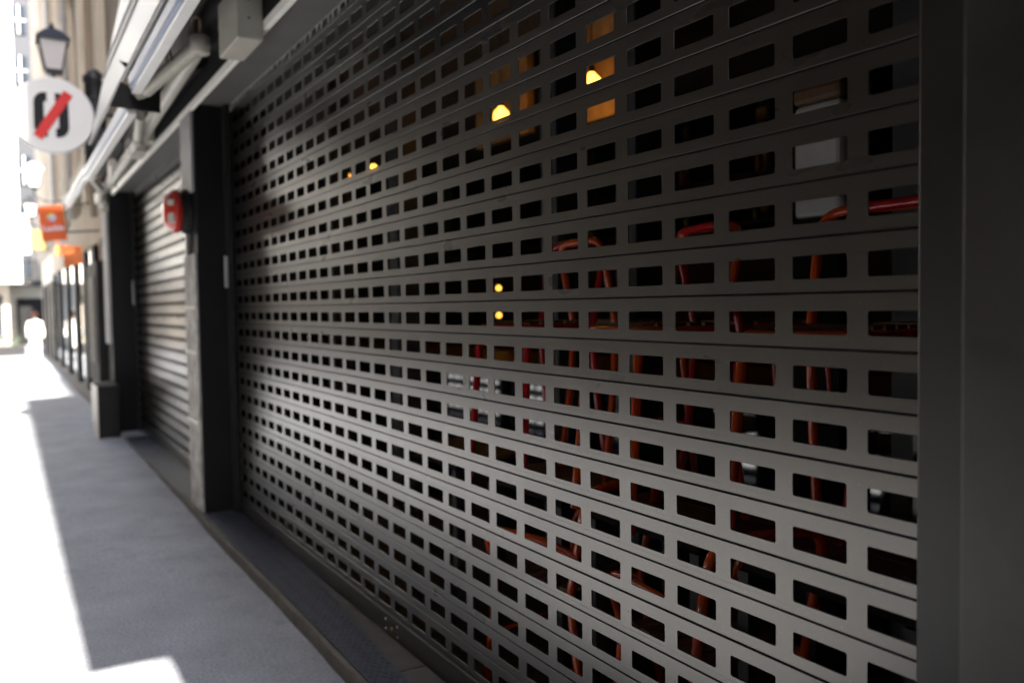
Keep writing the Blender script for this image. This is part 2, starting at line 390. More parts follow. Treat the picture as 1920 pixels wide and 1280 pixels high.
# ------------------------------------------------------------------ shop building: shell, pillars, upper floors
bld = thing('shop_building', 'dark shopfront building with shutters below and tan stone floors above', 'building', (2.7, 6, 0))
FX = 3.6     # ceiling level
def upper(x, y0, y1, z0, z1, wins, wallm, parent, depth=.35, glass='window_glass'):
    """wall in plane x with window openings [(ya,yb,za,zb)]"""
    wl = MB(); ysx = sorted({y0, y1, *[a for q in wins for a in q[:2]]}); zsx = sorted({z0, z1, *[a for q in wins for a in q[2:]]})
    for i in range(len(ysx)-1):
        for j in range(len(zsx)-1):
            ym = (ysx[i]+ysx[i+1])/2; zm = (zsx[j]+zsx[j+1])/2
            if any(q[0] < ym < q[1] and q[2] < zm < q[3] for q in wins): continue
            wl.add([(x, ysx[i], zsx[j]), (x, ysx[i+1], zsx[j]), (x, ysx[i+1], zsx[j+1]), (x, ysx[i], zsx[j+1])], [(0,1,2,3)])
    sgn = 1 if parent_side.get(parent.name, 1) > 0 else -1
    for (a, b, c, d) in wins:
        X = x+sgn*.22
        wl.add([(x,a,c),(x,b,c),(x,b,d),(x,a,d),(X,a,c),(X,b,c),(X,b,d),(X,a,d)], [(0,1,5,4),(1,2,6,5),(2,3,7,6),(3,0,4,7)])
    wl.build('wall', wallm, parent, fixn=False)
    for (a, b, c, d) in wins:
        X = x+sgn*.16; f = MB()
        for (ya, yb, za, zb) in ((a,a+.07,c,d),(b-.07,b,c,d),(a+.07,b-.07,d-.07,d),(a+.07,b-.07,c,c+.07),((a+b)/2-.03,(a+b)/2+.03,c+.07,d-.07),(a+.07,(a+b)/2-.03,c+(d-c)*.68,c+(d-c)*.68+.05),((a+b)/2+.03,b-.07,c+(d-c)*.68,c+(d-c)*.68+.05)):
            f.box(min(X, X+sgn*.05), max(X, X+sgn*.05), ya, yb, za, zb)
        fo = f.build('window', M['frame_white'], parent)
        gl = MB(); gl.box(min(X+sgn*.02, X+sgn*.03), max(X+sgn*.02, X+sgn*.03), a, b, c, d); gl.build('pane', M[glass], fo)
        sl = MB(); sl.box(min(x-sgn*.07, x+sgn*.16), max(x-sgn*.07, x+sgn*.16), a-.06, b+.06, c-.08, c-.002); sl.build('sill', M['tan_light'], fo)
parent_side = {}
parent_side[bld.name] = 1
wins = []
for fl in range(3):
    z = 4.7+fl*3.3
    for k in range(5): wins.append((.6+k*2.55, 1.9+k*2.55, z, z+2.0))
upper(-.10, -1.0, 13.6, 3.95, 14.5, wins, M['brown_wall'], bld)
s = MB(); s.box(-.35, 5.6, -1.0, 13.6, 14.5, 14.9); s.build('roof', M['tan_light'], bld)
s = MB(); s.box(5.3, 5.6, -1.0, 13.6, 3.95, 14.5); s.box(-.08, 5.3, 13.4, 13.6, 3.95, 14.5); s.box(-.08, 5.3, -1.0, -.8, 3.95, 14.5); s.build('rear_wall', M['tan'], bld)
s = MB(); s.box(-.26, -.06, .2, 13.4, 3.14, 3.95); s.box(-.10, 5.5, -1, .2, 3.6, 3.95); s.box(.30, 5.5, .2, 13.4, 3.75, 3.95)
s.build('fascia', M['black'], bld)
s = MB(); s.box(-.235, -.0, -.6, 13.4, 3.137, 3.139); s.box(.07, .32, -.6, 13.4, 3.137, 3.75); s.build('soffit', M['soffit'], bld)
s = MB(); s.box(-.266, -.236, -.6, 13.5, 3.092, 3.139); s.build('soffit_trim', M['trim'], bld, bevel=.002)
s = MB(); s.box(.32, 5.3, -.6, 13.4, 3.7, 3.74); s.build('ceiling', M['int_ceil'], bld)
# rear interior wall; its low openings are added to make bright white spots
s = MB(); openings = [(4.55, 4.98), (5.10, 5.25), (5.5, 5.68), (7.15, 7.30), (7.42, 7.56), (8.55, 8.7), (8.78, 8.92), (9.2, 9.4)]
zz = (.30, .40, .46, .62)
ycut = sorted({-.6, 13.4, *[q for o in openings for q in o]})
for i in range(len(ycut)-1):
    ym = (ycut[i]+ycut[i+1])/2
    if any(o[0] < ym < o[1] for o in openings):
        s.box(4.6, 4.7, ycut[i], ycut[i+1], 0, zz[0]); s.box(4.6, 4.7, ycut[i], ycut[i+1], zz[1], zz[2]); s.box(4.6, 4.7, ycut[i], ycut[i+1], zz[3], 3.7)
    else: s.box(4.6, 4.7, ycut[i], ycut[i+1], 0, 3.7)
s.box(.04, 4.6, 13.2, 13.4, 0, 3.7); s.box(.04, 4.6, -.6, -.4, 0, 3.7)
s.build('interior_wall', M['int_wall'], bld)
fl = MB(); fl.box(.10, 4.6, -.6, 13.4, -.05, .079); struct(fl.build('floor', mat('dark_floor_tile', (.05, .045, .04), .45, var=.2, vscale=3), None))
# pillar between the shutters
s = MB(); s.box(-.24, .30, 6.66, 7.14, -.02, 3.137); s.build('pillar', M['pillar'], bld, bevel=.006)
s = MB(); s.box(-.045, -.003, 6.555, 6.659, .078, 3.13); s.build('shutter_guide', M['rail'], bld, bevel=.003)
s = MB(); s.box(-.045, -.003, 7.141, 7.20, .078, 3.13); s.build('shutter_guide', M['rail'], bld, bevel=.003)
s = MB(); s.box(-.045, -.003, 11.86, 11.96, .04, 3.13); s.build('shutter_guide', M['rail'], bld, bevel=.003)
s = MB(); s.box(-.30, .30, 11.97, 12.62, -.02, 3.137); s.build('pillar', M['pillar'], bld, bevel=.006)
s = MB(); s.box(-.262, .30, -.6, .757, -.02, 3.137); s.build('pillar', M['near_pillar'], bld, bevel=.003)
s = MB(); s.box(-.10, -.002, .757, .855, .078, 3.13); s.box(-.024, -.003, .855, .99, .078, 3.13)
s.build('shutter_guide', M['rail_end'], bld, bevel=.006)
# guide rail lock housing on pillar and small striker on the near guide
s = MB(); s.box(-.062, -.046, 6.57, 6.62, 1.78, 2.02); s.build('lock_plate', M['pipe_grey'], bld, bevel=.003)
s = MB(); s.box(-.062, -.046, 11.88, 11.93, 1.70, 2.0); s.build('lock_plate', M['pipe_grey'], bld, bevel=.003)
s = MB(); s.box(.03, .06, .98, 1.035, 1.10, 1.42); s.build('latch', M['rail_end'], bld, bevel=.004)
# covers and posters on the front of the pillar
s = MB(); s.box(-.262, -.242, 6.70, 7.12, 2.50, 3.10); s.build('conduit_cover', M['pipe_grey'], bld, bevel=.003)
s = MB(); s.box(-.258, -.242, 6.69, 7.13, .09, 2.04); s.build('peeling_posters', M['poster'], bld, bevel=.002)
for z in (.75, 1.28, 1.62):
    s = MB(); s.box(-.267, -.2585, 6.70, 7.12, z, z+.03); s.build('cover_strap', M['offwhite_paint'], bld)
# recess soffit above second shutter is closed by the same soffit; drain pipe elbow on far pillar
s = MB(); s.box(-.335, -.302, 12.05, 12.5, 1.2, 2.9); s.build('conduit_cover', M['pipe_grey'], bld, bevel=.003)

# ------------------------------------------------------------------ alarm siren on the pillar
sr = thing('alarm_siren', 'bulging red alarm siren with two pale windows on the black pillar', 'alarm', (-.24, 6.95, 2.37))
s = MB(); Mx = Matrix.Translation((-.262, 6.93, 2.37)) @ Matrix.Rotation(R(-90), 4, 'Y')
s.lathe([(.17, -.02), (.17, .02), (.155, .04), (.15, .06)], M=Mx, n=18); s.build('back_box', M['black'], sr)
s = MB(); s.lathe([(.158, .055), (.165, .065), (.165, .10), (.135, .135), (.12, .155), (.06, .17), (.01, .172)], M=Mx, n=18)
s.build('cover', M['siren_red'], sr, bevel=.006)
for z in (.035, -.055):
    s = MB(); s.obox(Mx @ Matrix.Translation((z, -.118, .128)) @ Matrix.Rotation(R(48), 4, 'X'), .078, .055, .03); s.build('lens', M['offwhite_paint'], sr, bevel=.004)
s = MB(); s.tube([(-.25, 6.9, 2.2), (-.25, 6.9, 2.06), (-.25, 6.88, 2.0)], .008, 8); s.build('cable', M['black'], sr)

# ------------------------------------------------------------------ junction box on the fascia
jb = thing('junction_box', 'cream steel junction box with screwed plate fixed under the dark fascia', 'box', (-.3, 4.75, 3.1))
s = MB(); s.box(-.40, -.264, 4.6, 5.04, 3.034, 3.55); s.build('housing', M['beige_plastic'], jb, bevel=.008)
s = MB(); s.box(-.372, -.278, 4.592, 4.599, 3.075, 3.49); s.build('cover_plate', M['beige_plastic'], jb, bevel=.002)
for z in (3.14, 3.235, 3.42):
    s = MB(); s.lathe([(.006, 0), (.006, .002), (.002, .003)], M=Matrix.Translation((-.34, 4.592, z)) @ Matrix.Rotation(R(90), 4, 'X'), n=10); s.build('screw', M['black'], jb)

# ------------------------------------------------------------------ awnings (folded)
def awning(label, y0, y1, x, z, arms, h=.115):
    t = thing('folding_awning', label, 'awning', (x, (y0+y1)/2, z), group='folded awnings above the shutters')
    s = MB(); s.prism([(x-.028, z+.022), (x+.03, z+.022), (x+.035, z+h-.02), (x+.01, z+h), (x-.035, z+h-.015), (x-.035, z+.04)], 'y', y0, y1)
    s.build('front_bar', M['bar_paint'], t, bevel=.004)
    s = MB(); s.prism([(x-.018, z-.004), (x+.036, z-.004), (x+.036, z+.03), (x-.018, z+.02)], 'y', y0-.01, y1+.01); s.build('bar_lip', M['white_paint'], t, bevel=.003)
    s = MB(); s.tube([(-.34, y0, z+.42), (-.34, y1, z+.42)], .085, 18); s.build('roller_tube', M['black'], t)
    for (a, e, b, r) in arms:
        s = MB(); s.tube([a, Vector(a).lerp(Vector(e), .5), e], r, 14); ao = s.build('arm', M['offwhite_paint'], t)
        s = MB(); s.tube([e, b], [r, r*1.15], 14); s.build('upper_arm', M['offwhite_paint'], ao)
        s = MB(); s.lathe([(r*1.0, -.055), (r*1.25, -.045), (r*1.25, .045), (r*1.0, .055)], c=e, n=14); s.build('elbow', M['offwhite_paint'], ao)
        e = Vector(e); a_ = Vector(a); mid = a_.lerp(e, .45)
        s = MB(); s.tube(rounded([e+Vector((0,0,.05)), e+Vector((-.02,-.12,.13)), e+Vector((-.03,.06,.17)), e+Vector((-.02,.12,.05))], .06), .007, 6); s.build('cable', M['cable'], ao)
        s = MB(); s.tube(rounded([mid+Vector((0,-.12,.03)), mid+Vector((-.02,-.05,.17)), mid+Vector((0,.1,.16)), mid+Vector((.02,.16,.0))], .06), .007, 6); s.build('cable', M['cable'], ao)
        s = MB(); Bv = Vector(b); s.obox(Matrix.Translation(Bv+Vector((.03, .05, .02))), .15, .28, .14); s.build('shoulder', M['offwhite_paint'], ao, bevel=.02)
    return t
awning('nearest folded white awning with long arm bent back towards the cream junction box', 1.6, 5.78, -.75, 2.965,
       [((-.69, 5.80, 2.99), (-.43, 5.40, 3.20), (-.36, 8.45, 3.19), .046)])
awning('second folded white awning hanging beyond the black star shaped brackets', 6.02, 9.25, -.75, 2.885,
       [((-.55, 7.1, 3.10), (-.45, 8.0, 3.09), (-.42, 8.6, 3.09), .035), ((-.52, 9.3, 3.08), (-.45, 10.1, 3.0), (-.42, 8.55, 3.10), .042)])
aw3 = awning('farthest folded cream awning over the far pillar', 9.6, 12.6, -.72, 2.98, [((-.6, 10.6, 3.1), (-.45, 11.2, 3.06), (-.36, 12.4, 3.08), .04)])
br = thing('awning_bracket', 'black plate bracket joining the two nearest white awnings', 'bracket', (-.7, 5.9, 3))
s = MB(); s.prism([(-.886, 2.892), (-.59, 2.879), (-.585, 3.059), (-.66, 3.02), (-.70, 2.955), (-.745, 2.966), (-.775, 3.03), (-.82, 3.047)], 'y', 5.88, 5.90); s.build('plate', M['black'], br)
s = MB(); s.prism([(-.82, 3.18), (-.755, 3.165), (-.70, 3.21), (-.69, 3.15), (-.70, 3.09), (-.765, 3.07), (-.775, 3.13)], 'y', 5.88, 5.90); s.build('plate', M['black'], br)
s = MB(); s.tube([(-.74, 5.89, 3.12), (-.735, 5.89, 3.04), (-.70, 5.86, 2.96)], .03, 12); s.build('knuckle', M['offwhite_paint'], br)
# tilted glass canopy panes above the awnings
gc = thing('glass_canopy', 'tilted pale blue glass canopy with long metal ribs above the awnings', 'canopy', (-.3, 8, 3.9))
s = MB(); s.prism([(-.78, 3.12), (-.765, 3.12), (-.285, 5.3), (-.30, 5.3)], 'y', 3.0, 8.5); s.build('glass', M['blue_glass'], gc)
for (rx, rz_) in ((-.785, 3.11), (-.66, 3.68), (-.62, 3.86), (-.30, 5.30)):
    s = MB(); s.tube([(rx, 3.0, rz_), (rx, 8.5, rz_)], .014, 8); s.build('rib', M['pipe_grey'], gc)
s = MB(); s.tube([(-.60, 3.5, 3.44), (-.60, 6.5, 3.44)], .05, 16)
rb = s.build('blind_roller', M['tube_grey'], None); tag(rb, 'slim grey blind roller tube with a tan end knob under the glass canopy', 'blind')
s = MB(); s.lathe([(.05, -.03), (.058, 0), (.058, .04), (.03, .06)], M=Matrix.Translation((-.60, 6.56, 3.44)) @ Matrix.Rotation(R(90), 4, 'X'), n=16); s.build('end_knob', M['brown_knob'], rb)

# ------------------------------------------------------------------ things by the far pillar
cb = thing('meter_cabinet', 'tall black meter cabinet on the wall past the far pillar', 'cabinet', (-.3, 13.5, 0))
s = MB(); s.box(-.40, -.08, 12.75, 14.3, .62, 2.30); s.build('body', M['black'], cb, bevel=.01)
s = MB(); s.box(-.415, -.403, 13.0, 14.0, .9, 2.1); s.build('door', M['rail'], cb, bevel=.004)
lb = thing('bollard_box', 'low dark kerbside box with a pale front face beside the far pillar', 'box', (-.4, 11.4, 0))
s = MB(); s.box(-.54, -.302, 11.48, 12.25, .0, .71); s.build('body', M['black'], lb, bevel=.008)
s = MB(); s.box(-.556, -.542, 11.48, 12.2, .03, .70); s.build('pale_panel', M['offwhite_paint'], lb, bevel=.003)

# ------------------------------------------------------------------ next building along the street
nb = thing('stone_building', 'tan stone building with pilasters and glazed shopfront further down the street', 'building', (3, 25, 0))
parent_side[nb.name] = 1
wins = []
for flr in range(4):
    z = 4.9+flr*3.6
    for k in range(8): wins.append((14.6+k*3.0, 15.9+k*3.0, z, z+2.3))
upper(-.06, 13.6, 39.0, 3.5, 19.5, wins, M['tan'], nb)
s = MB()
for k in range(9):
    y = 13.75+k*3.0; s.box(-.20, -.062, y, y+.45, 3.5, 19.4)
s.build('pilaster', M['tan_light'], nb)
s = MB(); s.box(-.30, 6, 13.6, 39, 19.5, 19.9); s.build('roof', M['tan_light'], nb)
s = MB(); s.box(-.24, -.062, 13.6, 39, 4.0, 4.25); s.box(-.16, -.062, 13.6, 39, 8.0, 8.15); s.box(-.16, -.062, 13.6, 39, 11.6, 11.75); s.build('cornice', M['tan_light'], nb)
s = MB(); s.box(-.04, 6, 38.8, 39, 0, 19.5); s.box(-.04, 6, 13.62, 13.8, 0, 19.5); s.build('side_wall', M['tan'], nb)
s = MB(); s.box(-.14, -.04, 14.4, 29.5, 2.75, 3.5); s.build('shop_fascia', M['tan'], nb)
for i, y in enumerate((14.45, 16.1, 18.0, 20.4, 23.2, 26.4, 29.4)):
    s = MB(); s.box(-.145, -.02, y, y+(.55 if i < 6 else .2), 0, 2.75); s.build('shop_post', M['black'], nb)
ysp = (15.0, 16.65, 18.55, 20.95, 23.75, 26.95); ype = (16.1, 18.0, 20.4, 23.2, 26.4, 29.4)
for a, b in zip(ysp, ype):
    s = MB(); s.box(-.10, -.085, a, b, .12, 2.75); s.build('shop_window', M['dark_glass'], nb)
s = MB(); s.box(-.26, .0, 12.62, 39, -.02, .12); s.build('plinth', M['step_face'], nb)
s = MB(); s.box(-.11, -.04, 29.6, 38.8, 0, 3.5); s.build('ground_wall', M['tan_light'], nb)
for k, y in enumerate((30.6, 33.2, 35.8)):
    s = MB(); s.box(-.16, -.115, y, y+1.2, .1, 2.6); s.build('door', M['rail'], nb)
for i, (y, z) in enumerate(((15.6, 2.36), (17.6, 2.50), (22, 2.9))):
    s = MB(); s.box((-.62, -.33, -.42)[i], (-.46, -.20, -.2)[i], y, y+.10, z, z+.33); o = s.build('projecting_sign', M['orange_sign2'])
    tag(o, ['small orange projecting sign just before the glazed shopfront', 'middle small orange projecting sign over the shopfront posts', 'farthest small orange projecting sign over the shopfront'][i], 'sign', 'small orange signs')
# drain pipes
for i, (y, x, r, z0, z1) in enumerate(((13.9, -.30, .05, 3.0, 14), (19.6, -.25, .05, 3.5, 19), (25.6, -.25, .05, 3.5, 19))):
    s = MB(); s.tube([(x, y, z0), (x, y, (z0+z1)/2), (x, y, z1)], r, 12)
    for z in (z0+1.6, z0+4, z0+7): s.lathe([(r*1.25, -.03), (r*1.25, .03)], c=(x, y, z), n=12)
    o = s.build('drain_pipe', M['pipe_grey' if i else 'brown_wall'])
    tag(o, ['brown drain pipe beside the dark wall lantern, nearest of the pipes', 'pale drain pipe on the stone facade behind the big lantern', 'far pale drain pipe near the orange banner'][i], 'pipe', 'drain pipes')
wl = thing('wall_lantern', 'tall dark cylindrical lantern housing mounted on the brown facade right of the round sign', 'lantern', (-.32, 13, 4))
s = MB(); s.lathe([(.06, 3.50), (.13, 3.56), (.15, 3.62), (.15, 4.05), (.13, 4.08), (.13, 4.70), (.15, 4.74), (.15, 4.80), (.05, 4.9)], c=(-.32, 13.0, 0), n=16); s.build('housing', M['lamp_black'], wl)
s = MB(); s.tube([(-.32, 13, 4.7), (-.1, 13, 4.85)], .03, 8); s.build('bracket', M['lamp_black'], wl)

# ------------------------------------------------------------------ round sign
rs = thing('round_sign', 'round white projecting sign with a black zero crossed by a red bar', 'sign', (-.87, 12, 4.03))
c = (-.885, 12.0, 4.03); Mx = Matrix.Translation(c) @ Matrix.Rotation(R(90), 4, 'X')
s = MB(); s.lathe([(.435, -.05), (.45, -.05), (.46, -.035), (.46, .035), (.45, .05), (.435, .05)], M=Mx, n=64); s.build('disc', M['sign_white'], rs)
# local glyph coordinates (u right, v up), in front of the disc towards the street (-Y)
def glyph(poly, name, m, d0=.052, d1=.058):
    s = MB(); n = len(poly)
    vs = [Mx @ Vector((u, v, d0)) for u, v in poly]+[Mx @ Vector((u, v, d1)) for u, v in poly]
    s.add(vs, [tuple(range(n, 2*n))]+[(i, (i+1) % n, (i+1) % n+n, i+n) for i in range(n)]); return s.build(name, m, rs)
def half(sgn):
    W, H, t, r, g_ = .19, .27, .11, .13, .045
    out = [(g_, H)]+[(W-r+r*math.sin(R(a)), H-r+r*math.cos(R(a))) for a in range(0, 91, 15)]+[(W-r+r*math.cos(R(a)), -H+r-r*math.sin(R(a))) for a in range(0, 91, 15)]+[(g_, -H)]
    ri = r-t
    inn = [(g_, -H+t)]+[(W-r+ri*math.sin(R(a)), -H+r-ri*math.cos(R(a))) for a in range(0, 91, 15)]+[(W-r+ri*math.cos(R(a)), H-r+ri*math.sin(R(a))) for a in range(0, 91, 15)]+[(g_, H-t)]
    return [(sgn*x, y) for x, y in out+inn]
glyph([(x-.02, y) for x, y in half(1)], 'zero_right_half', M['sign_black']); glyph([(x-.02, y) for x, y in half(-1)], 'zero_left_half', M['sign_black'])
a = math.atan2(.58, .36); ca, sa = math.cos(a), math.sin(a); L2, w2 = .33, .056
glyph([(-L2*ca+w2*sa+.0, -L2*sa-w2*ca), (L2*ca+w2*sa+.0, L2*sa-w2*ca), (L2*ca-w2*sa+.0, L2*sa+w2*ca), (-L2*ca-w2*sa+.0, -L2*sa+w2*ca)], 'slash', M['sign_red'], .062, .066)
s = MB(); s.tube([(-.42, 12, 4.1), (-.1, 12, 4.1)], .022, 8); s.tube([(-.42, 12, 3.9), (-.1, 12, 3.9)], .022, 8); s.build('wall_bracket', M['lamp_black'], rs)

# ------------------------------------------------------------------ street lanterns
def lantern(label, loc, sc, top='lamp_black'):
    t = thing('street_lantern', label, 'lantern', loc, group='street lanterns on wall brackets')
    x, y, z = loc
    def sq(prof, name, m, par):
        s = MB(); vs = []
        for (r, h) in prof:
            vs += [(x+sx*r*sc, y+sy*r*sc, z+h*sc) for sx, sy in ((-1,-1),(1,-1),(1,1),(-1,1))]
        fs = [(4*i+k, 4*i+(k+1) % 4, 4*i+4+(k+1) % 4, 4*i+4+k) for i in range(len(prof)-1) for k in range(4)]+[(3,2,1,0), tuple(len(vs)-4+k for k in range(4))]
        s.add(vs, fs); return s.build(name, m, par)
    sq([(.10, .0), (.175, .40)], 'glass', M['lamp_glass'], t)
    sq([(.07, -.045), (.115, -.03), (.115, .005), (.07, .006)], 'base', M['lamp_black'], t)
    sq([(.215, .40), (.215, .425), (.15, .50), (.09, .56), (.05, .585), (.02, .60)], 'roof', M[top], t)
    s = MB(); s.lathe([(.02, .60), (.035, .615), (.03, .64), (.012, .65), (.008, .69)], n=10)
    s.v = [(x+a*sc, y+b*sc, z+c*sc) for a, b, c in s.v]; s.build('finial', M['lamp_black'], t)
    for sx, sy in ((-1,-1),(1,-1),(1,1),(-1,1)):
        s = MB(); s.tube([(x+sx*.104*sc, y+sy*.104*sc, z), (x+sx*.18*sc, y+sy*.18*sc, z+.40*sc)], .011*sc, 6); s.build('frame_bar', M['lamp_black'], t)
    s = MB(); s.tube(rounded([(x, y, z-.04*sc), (x, y, z-.2*sc), (x+.2*sc, y, z-.34*sc), (-.08, y, z-.3*sc)], .1), .02*sc, 8); s.build('arm', M['lamp_black'], t)
    return t
lantern('large black street lantern with milky glass standing above the round white sign', (-.825, 12.7, 4.75), .92)
lantern('second street lantern with its sunlit top coloured pale, lower left of the round sign', (-.80, 22, 4.42), .92, 'frame_white')  # white roof colour stands in for sunlight on the lantern's top
lantern('farthest small dark street lantern left of the orange banner', (-.72, 28, 4.35), .95)

# ------------------------------------------------------------------ orange banner with lettering
ob = thing('orange_sign', 'square orange projecting sign with a coloured ball and pale lettering', 'sign', (-.79, 15, 2.98))
Mb = Matrix.Translation((-.792, 15, 2.99)) @ Matrix.Rotation(R(-6.5), 4, 'Y')
s = MB(); s.obox(Mb, .345, .06, .54); s.build('panel', M['orange_sign'], ob, bevel=.006)
for k, (mn, a0) in enumerate((('ball_y', 30), ('ball_g', 110), ('ball_p', 190), ('ball_b', 270))):
    pts = [(0, 0)]+[(.062*math.cos(R(a0+a)), .062*math.sin(R(a0+a))) for a in range(0, 91 if mn != 'ball_b' else 121, 10)]
    s = MB(); n = len(pts); s.add([Mb @ Vector((u-.005, -.032-.0006*k, v+.085)) for u, v in pts], [tuple(range(n))]); s.build('ball_logo', M[mn], ob)
s = MB(); s.add([Mb @ Vector((.028*math.cos(R(a))+.002, -.036, .028*math.sin(R(a))+.08)) for a in range(0, 360, 20)], [tuple(range(18))]); s.build('ball_logo', M['ball_b'], ob)
cu = bpy.data.curves.new('lettering', 'FONT'); cu.body = 'Luckia'; cu.size = .118; cu.align_x = 'CENTER'; cu.extrude = .001; cu.offset = .004
tmp = bpy.data.objects.new('tmp', cu); COL.objects.link(tmp)
dg = bpy.context.evaluated_depsgraph_get(); me = bpy.data.meshes.new_from_object(tmp.evaluated_get(dg)); bpy.data.objects.remove(tmp)
me.materials.clear(); me.materials.append(M['pale_purple'])
o = bpy.data.objects.new('lettering', me); COL.objects.link(o); o.matrix_world = Mb @ Matrix.Translation((0, -.034, -.115)) @ Matrix.Rotation(R(90), 4, 'X')
mw = o.matrix_world.copy(); o.parent = ob; o.matrix_parent_inverse = Matrix.Translation(ob.location).inverted(); 
s = MB(); s.obox(Mb @ Matrix.Translation((.02, 0, -.315)), .30, .05, .055); s.build('lower_strip', M['frame_white'], ob)
s = MB(); s.tube([(-.68, 15, 3.25), (-.1, 15, 3.35)], .015, 8); s.tube([(-.66, 15, 2.85), (-.1, 15, 2.9)], .015, 8); s.build('wall_arm', M['lamp_black'], ob)
my = thing('mustard_sign', 'mustard yellow shop sign with a white edge down the street', 'sign', (-.7, 30, 4))
s = MB(); s.box(-.70, -.2, 30, 30.15, 3.55, 4.15); s.build('panel', M['mustard'], my)
s = MB(); s.box(-1.0, -.705, 30, 30.15, 3.4, 4.2); s.build('white_edge', M['frame_white'], my)

# ------------------------------------------------------------------ end of the street
we = thing('white_building', 'tall sunlit white building closing the left side of the street end', 'building', (-5, 44, 0))
s = MB(); s.box(-14, -.80, 38.5, 50, 3.0, 26); s.build('wall', M['white_wall'], we)
s = MB(); s.box(-14, -1.25, 38.9, 50, 0, 3.0); s.build('ground_wall', M['tan_light'], we)
s = MB(); s.box(-14, -.8, 38.1, 38.5, 2.75, 3.05); s.build('canopy', M['white_wall'], we)
for k in range(4):
    f = MB(); x0 = -3.2-k*2.2
    for flr in range(6): f.box(x0, x0+1.1, 38.44, 38.5, 4.2+flr*3.4, 6.0+flr*3.4)
    f.build('window', M['window_glass'], we)
for k in range(5):
    f = MB(); f.box(-1.9-k*1.5, -1.5-k*1.5, 38.84, 38.9, .6, 2.3); f.build('shop_window', M['window_glass'], we)
ot = thing('office_tower', 'pale office tower with blue window bands far behind the lanterns', 'tower', (.3, 62, 0))
s = MB(); s.box(-1.3, 3.2, 60, 66, 0, 30); s.build('wall', mat('grey_cladding', (.032, .034, .040), .7), ot)
for flr in range(9):
    z = 3.4+flr*3.0; s = MB(); s.box(-1.2, .30, 59.92, 60, z, z+1.7); w_ = s.build('window_band', M['tower_glass'], ot)
    s = MB(); s.box(-.12, -.05, 59.88, 59.919, z, z+1.7); s.box(-1.2, .30, 59.88, 59.919, z+.8, z+.86); s.build('mullion', M['frame_white'], w_)
bh = thing('balcony_house', 'low beige house with a railed balcony at the street end', 'house', (-.3, 48, 0))
s = MB(); s.box(-1.25, 1.2, 47, 52, 0, 6.3); s.build('wall', M['tan_light'], bh)
s = MB(); s.box(-1.2, .6, 46.0, 47, 2.9, 3.1); s.build('balcony', M['concrete'], bh)
s = MB()
for k in range(16): s.box(-1.18+k*.115, -1.15+k*.115, 46.02, 46.05, 3.1, 4.0)
s.box(-1.2, .6, 46.0, 46.06, 4.0, 4.05); s.build('railing', M['lamp_black'], bh)
s = MB(); s.box(-.95, -.25, 46.94, 47, 3.2, 5.3); s.build('window', M['window_glass'], bh)
s = MB(); s.box(-.9, .3, 46.94, 47, .1, 2.3); s.build('shop_door', M['rail'], bh)
pl = thing('planter', 'long dark planter of pale leafy shrubs closing the street', 'planter', (-1.5, 37.3, 0))
s = MB(); s.box(-3.4, -.80, 37.0, 37.5, 0, .36); s.build('trough', M['concrete'], pl)
s = MB()
for k in range(900):
    c = Vector((random.uniform(-3.3, -.95), random.uniform(36.98, 37.5), .36+abs(random.gauss(0, .26))))
    e = Euler((random.random()*6, random.random()*6, random.random()*6)).to_matrix(); q = .045
    s.add([c+e @ Vector(v) for v in ((-q, 0, 0), (0, -q*.5, 0), (q, 0, 0), (0, q*.5, 0))], [(0,1,2,3)])
s.build('shrubs', M['leaf'], pl)

# ------------------------------------------------------------------ facing row (left, outside the frame) and the corner building behind the camera
fb = thing('facing_building', 'sunless tan building row on the opposite side of the street', 'building', (-6, 15, 0))
parent_side[fb.name] = -1
wins = [(-6+k*2.9, -4.6+k*2.9, 1.2+flr*3.4, 3.2+flr*3.4) for k in range(10) for flr in range(5)]
upper(-4.9, -8, 24.5, 0, 18, wins, M['dark_stone'], fb)
s = MB(); s.box(-9, -4.6, -8, 24.5, 18, 18.4); s.build('roof', M['tan_light'], fb)
s = MB(); s.box(-9, -4.92, 24.3, 24.5, 0, 18); s.box(-9, -4.92, -8, -7.8, 0, 18); s.box(-9, -8.8, -7.8, 24.3, 0, 18); s.build('rear_wall', M['tan'], fb)
TE = math.tan(R(SUN_EL)); YC = -1.25
H1 = (4.32-YC)*TE; H = (18.17-YC)*TE; H2 = (23.52-YC)*TE
cbd = thing('corner_building', 'tall corner building behind the photographer that shades the shutters', 'building', (2, -5, 0))
s = MB(); s.box(-.90, 6, -12, YC, 0, H1); s.build('ground_floor', M['brown_wall'], cbd)
s = MB(); s.box(-.90, 6, -12, YC, H1, H); s.build('wall', M['tan'], cbd)
s = MB(); s.box(-1.235, -.90, YC-.12, YC, H1, H); s.build('shadow_edge_bay', M['tan_light'], cbd)  # thin unseen bay, shaped to set the shadow edge on the street
s = MB(); s.box(-4.5, -.905, YC-.5, YC-.003, 0, (2.25-YC)*TE); s.build('shade_wall', M['brown_wall'], cbd)   # unseen wall added to shade the near street and darken the shutter's reflection
s = MB(); s.box(-.47, 6, -12, YC, H, H2); s.build('attic', M['tan_light'], cbd)

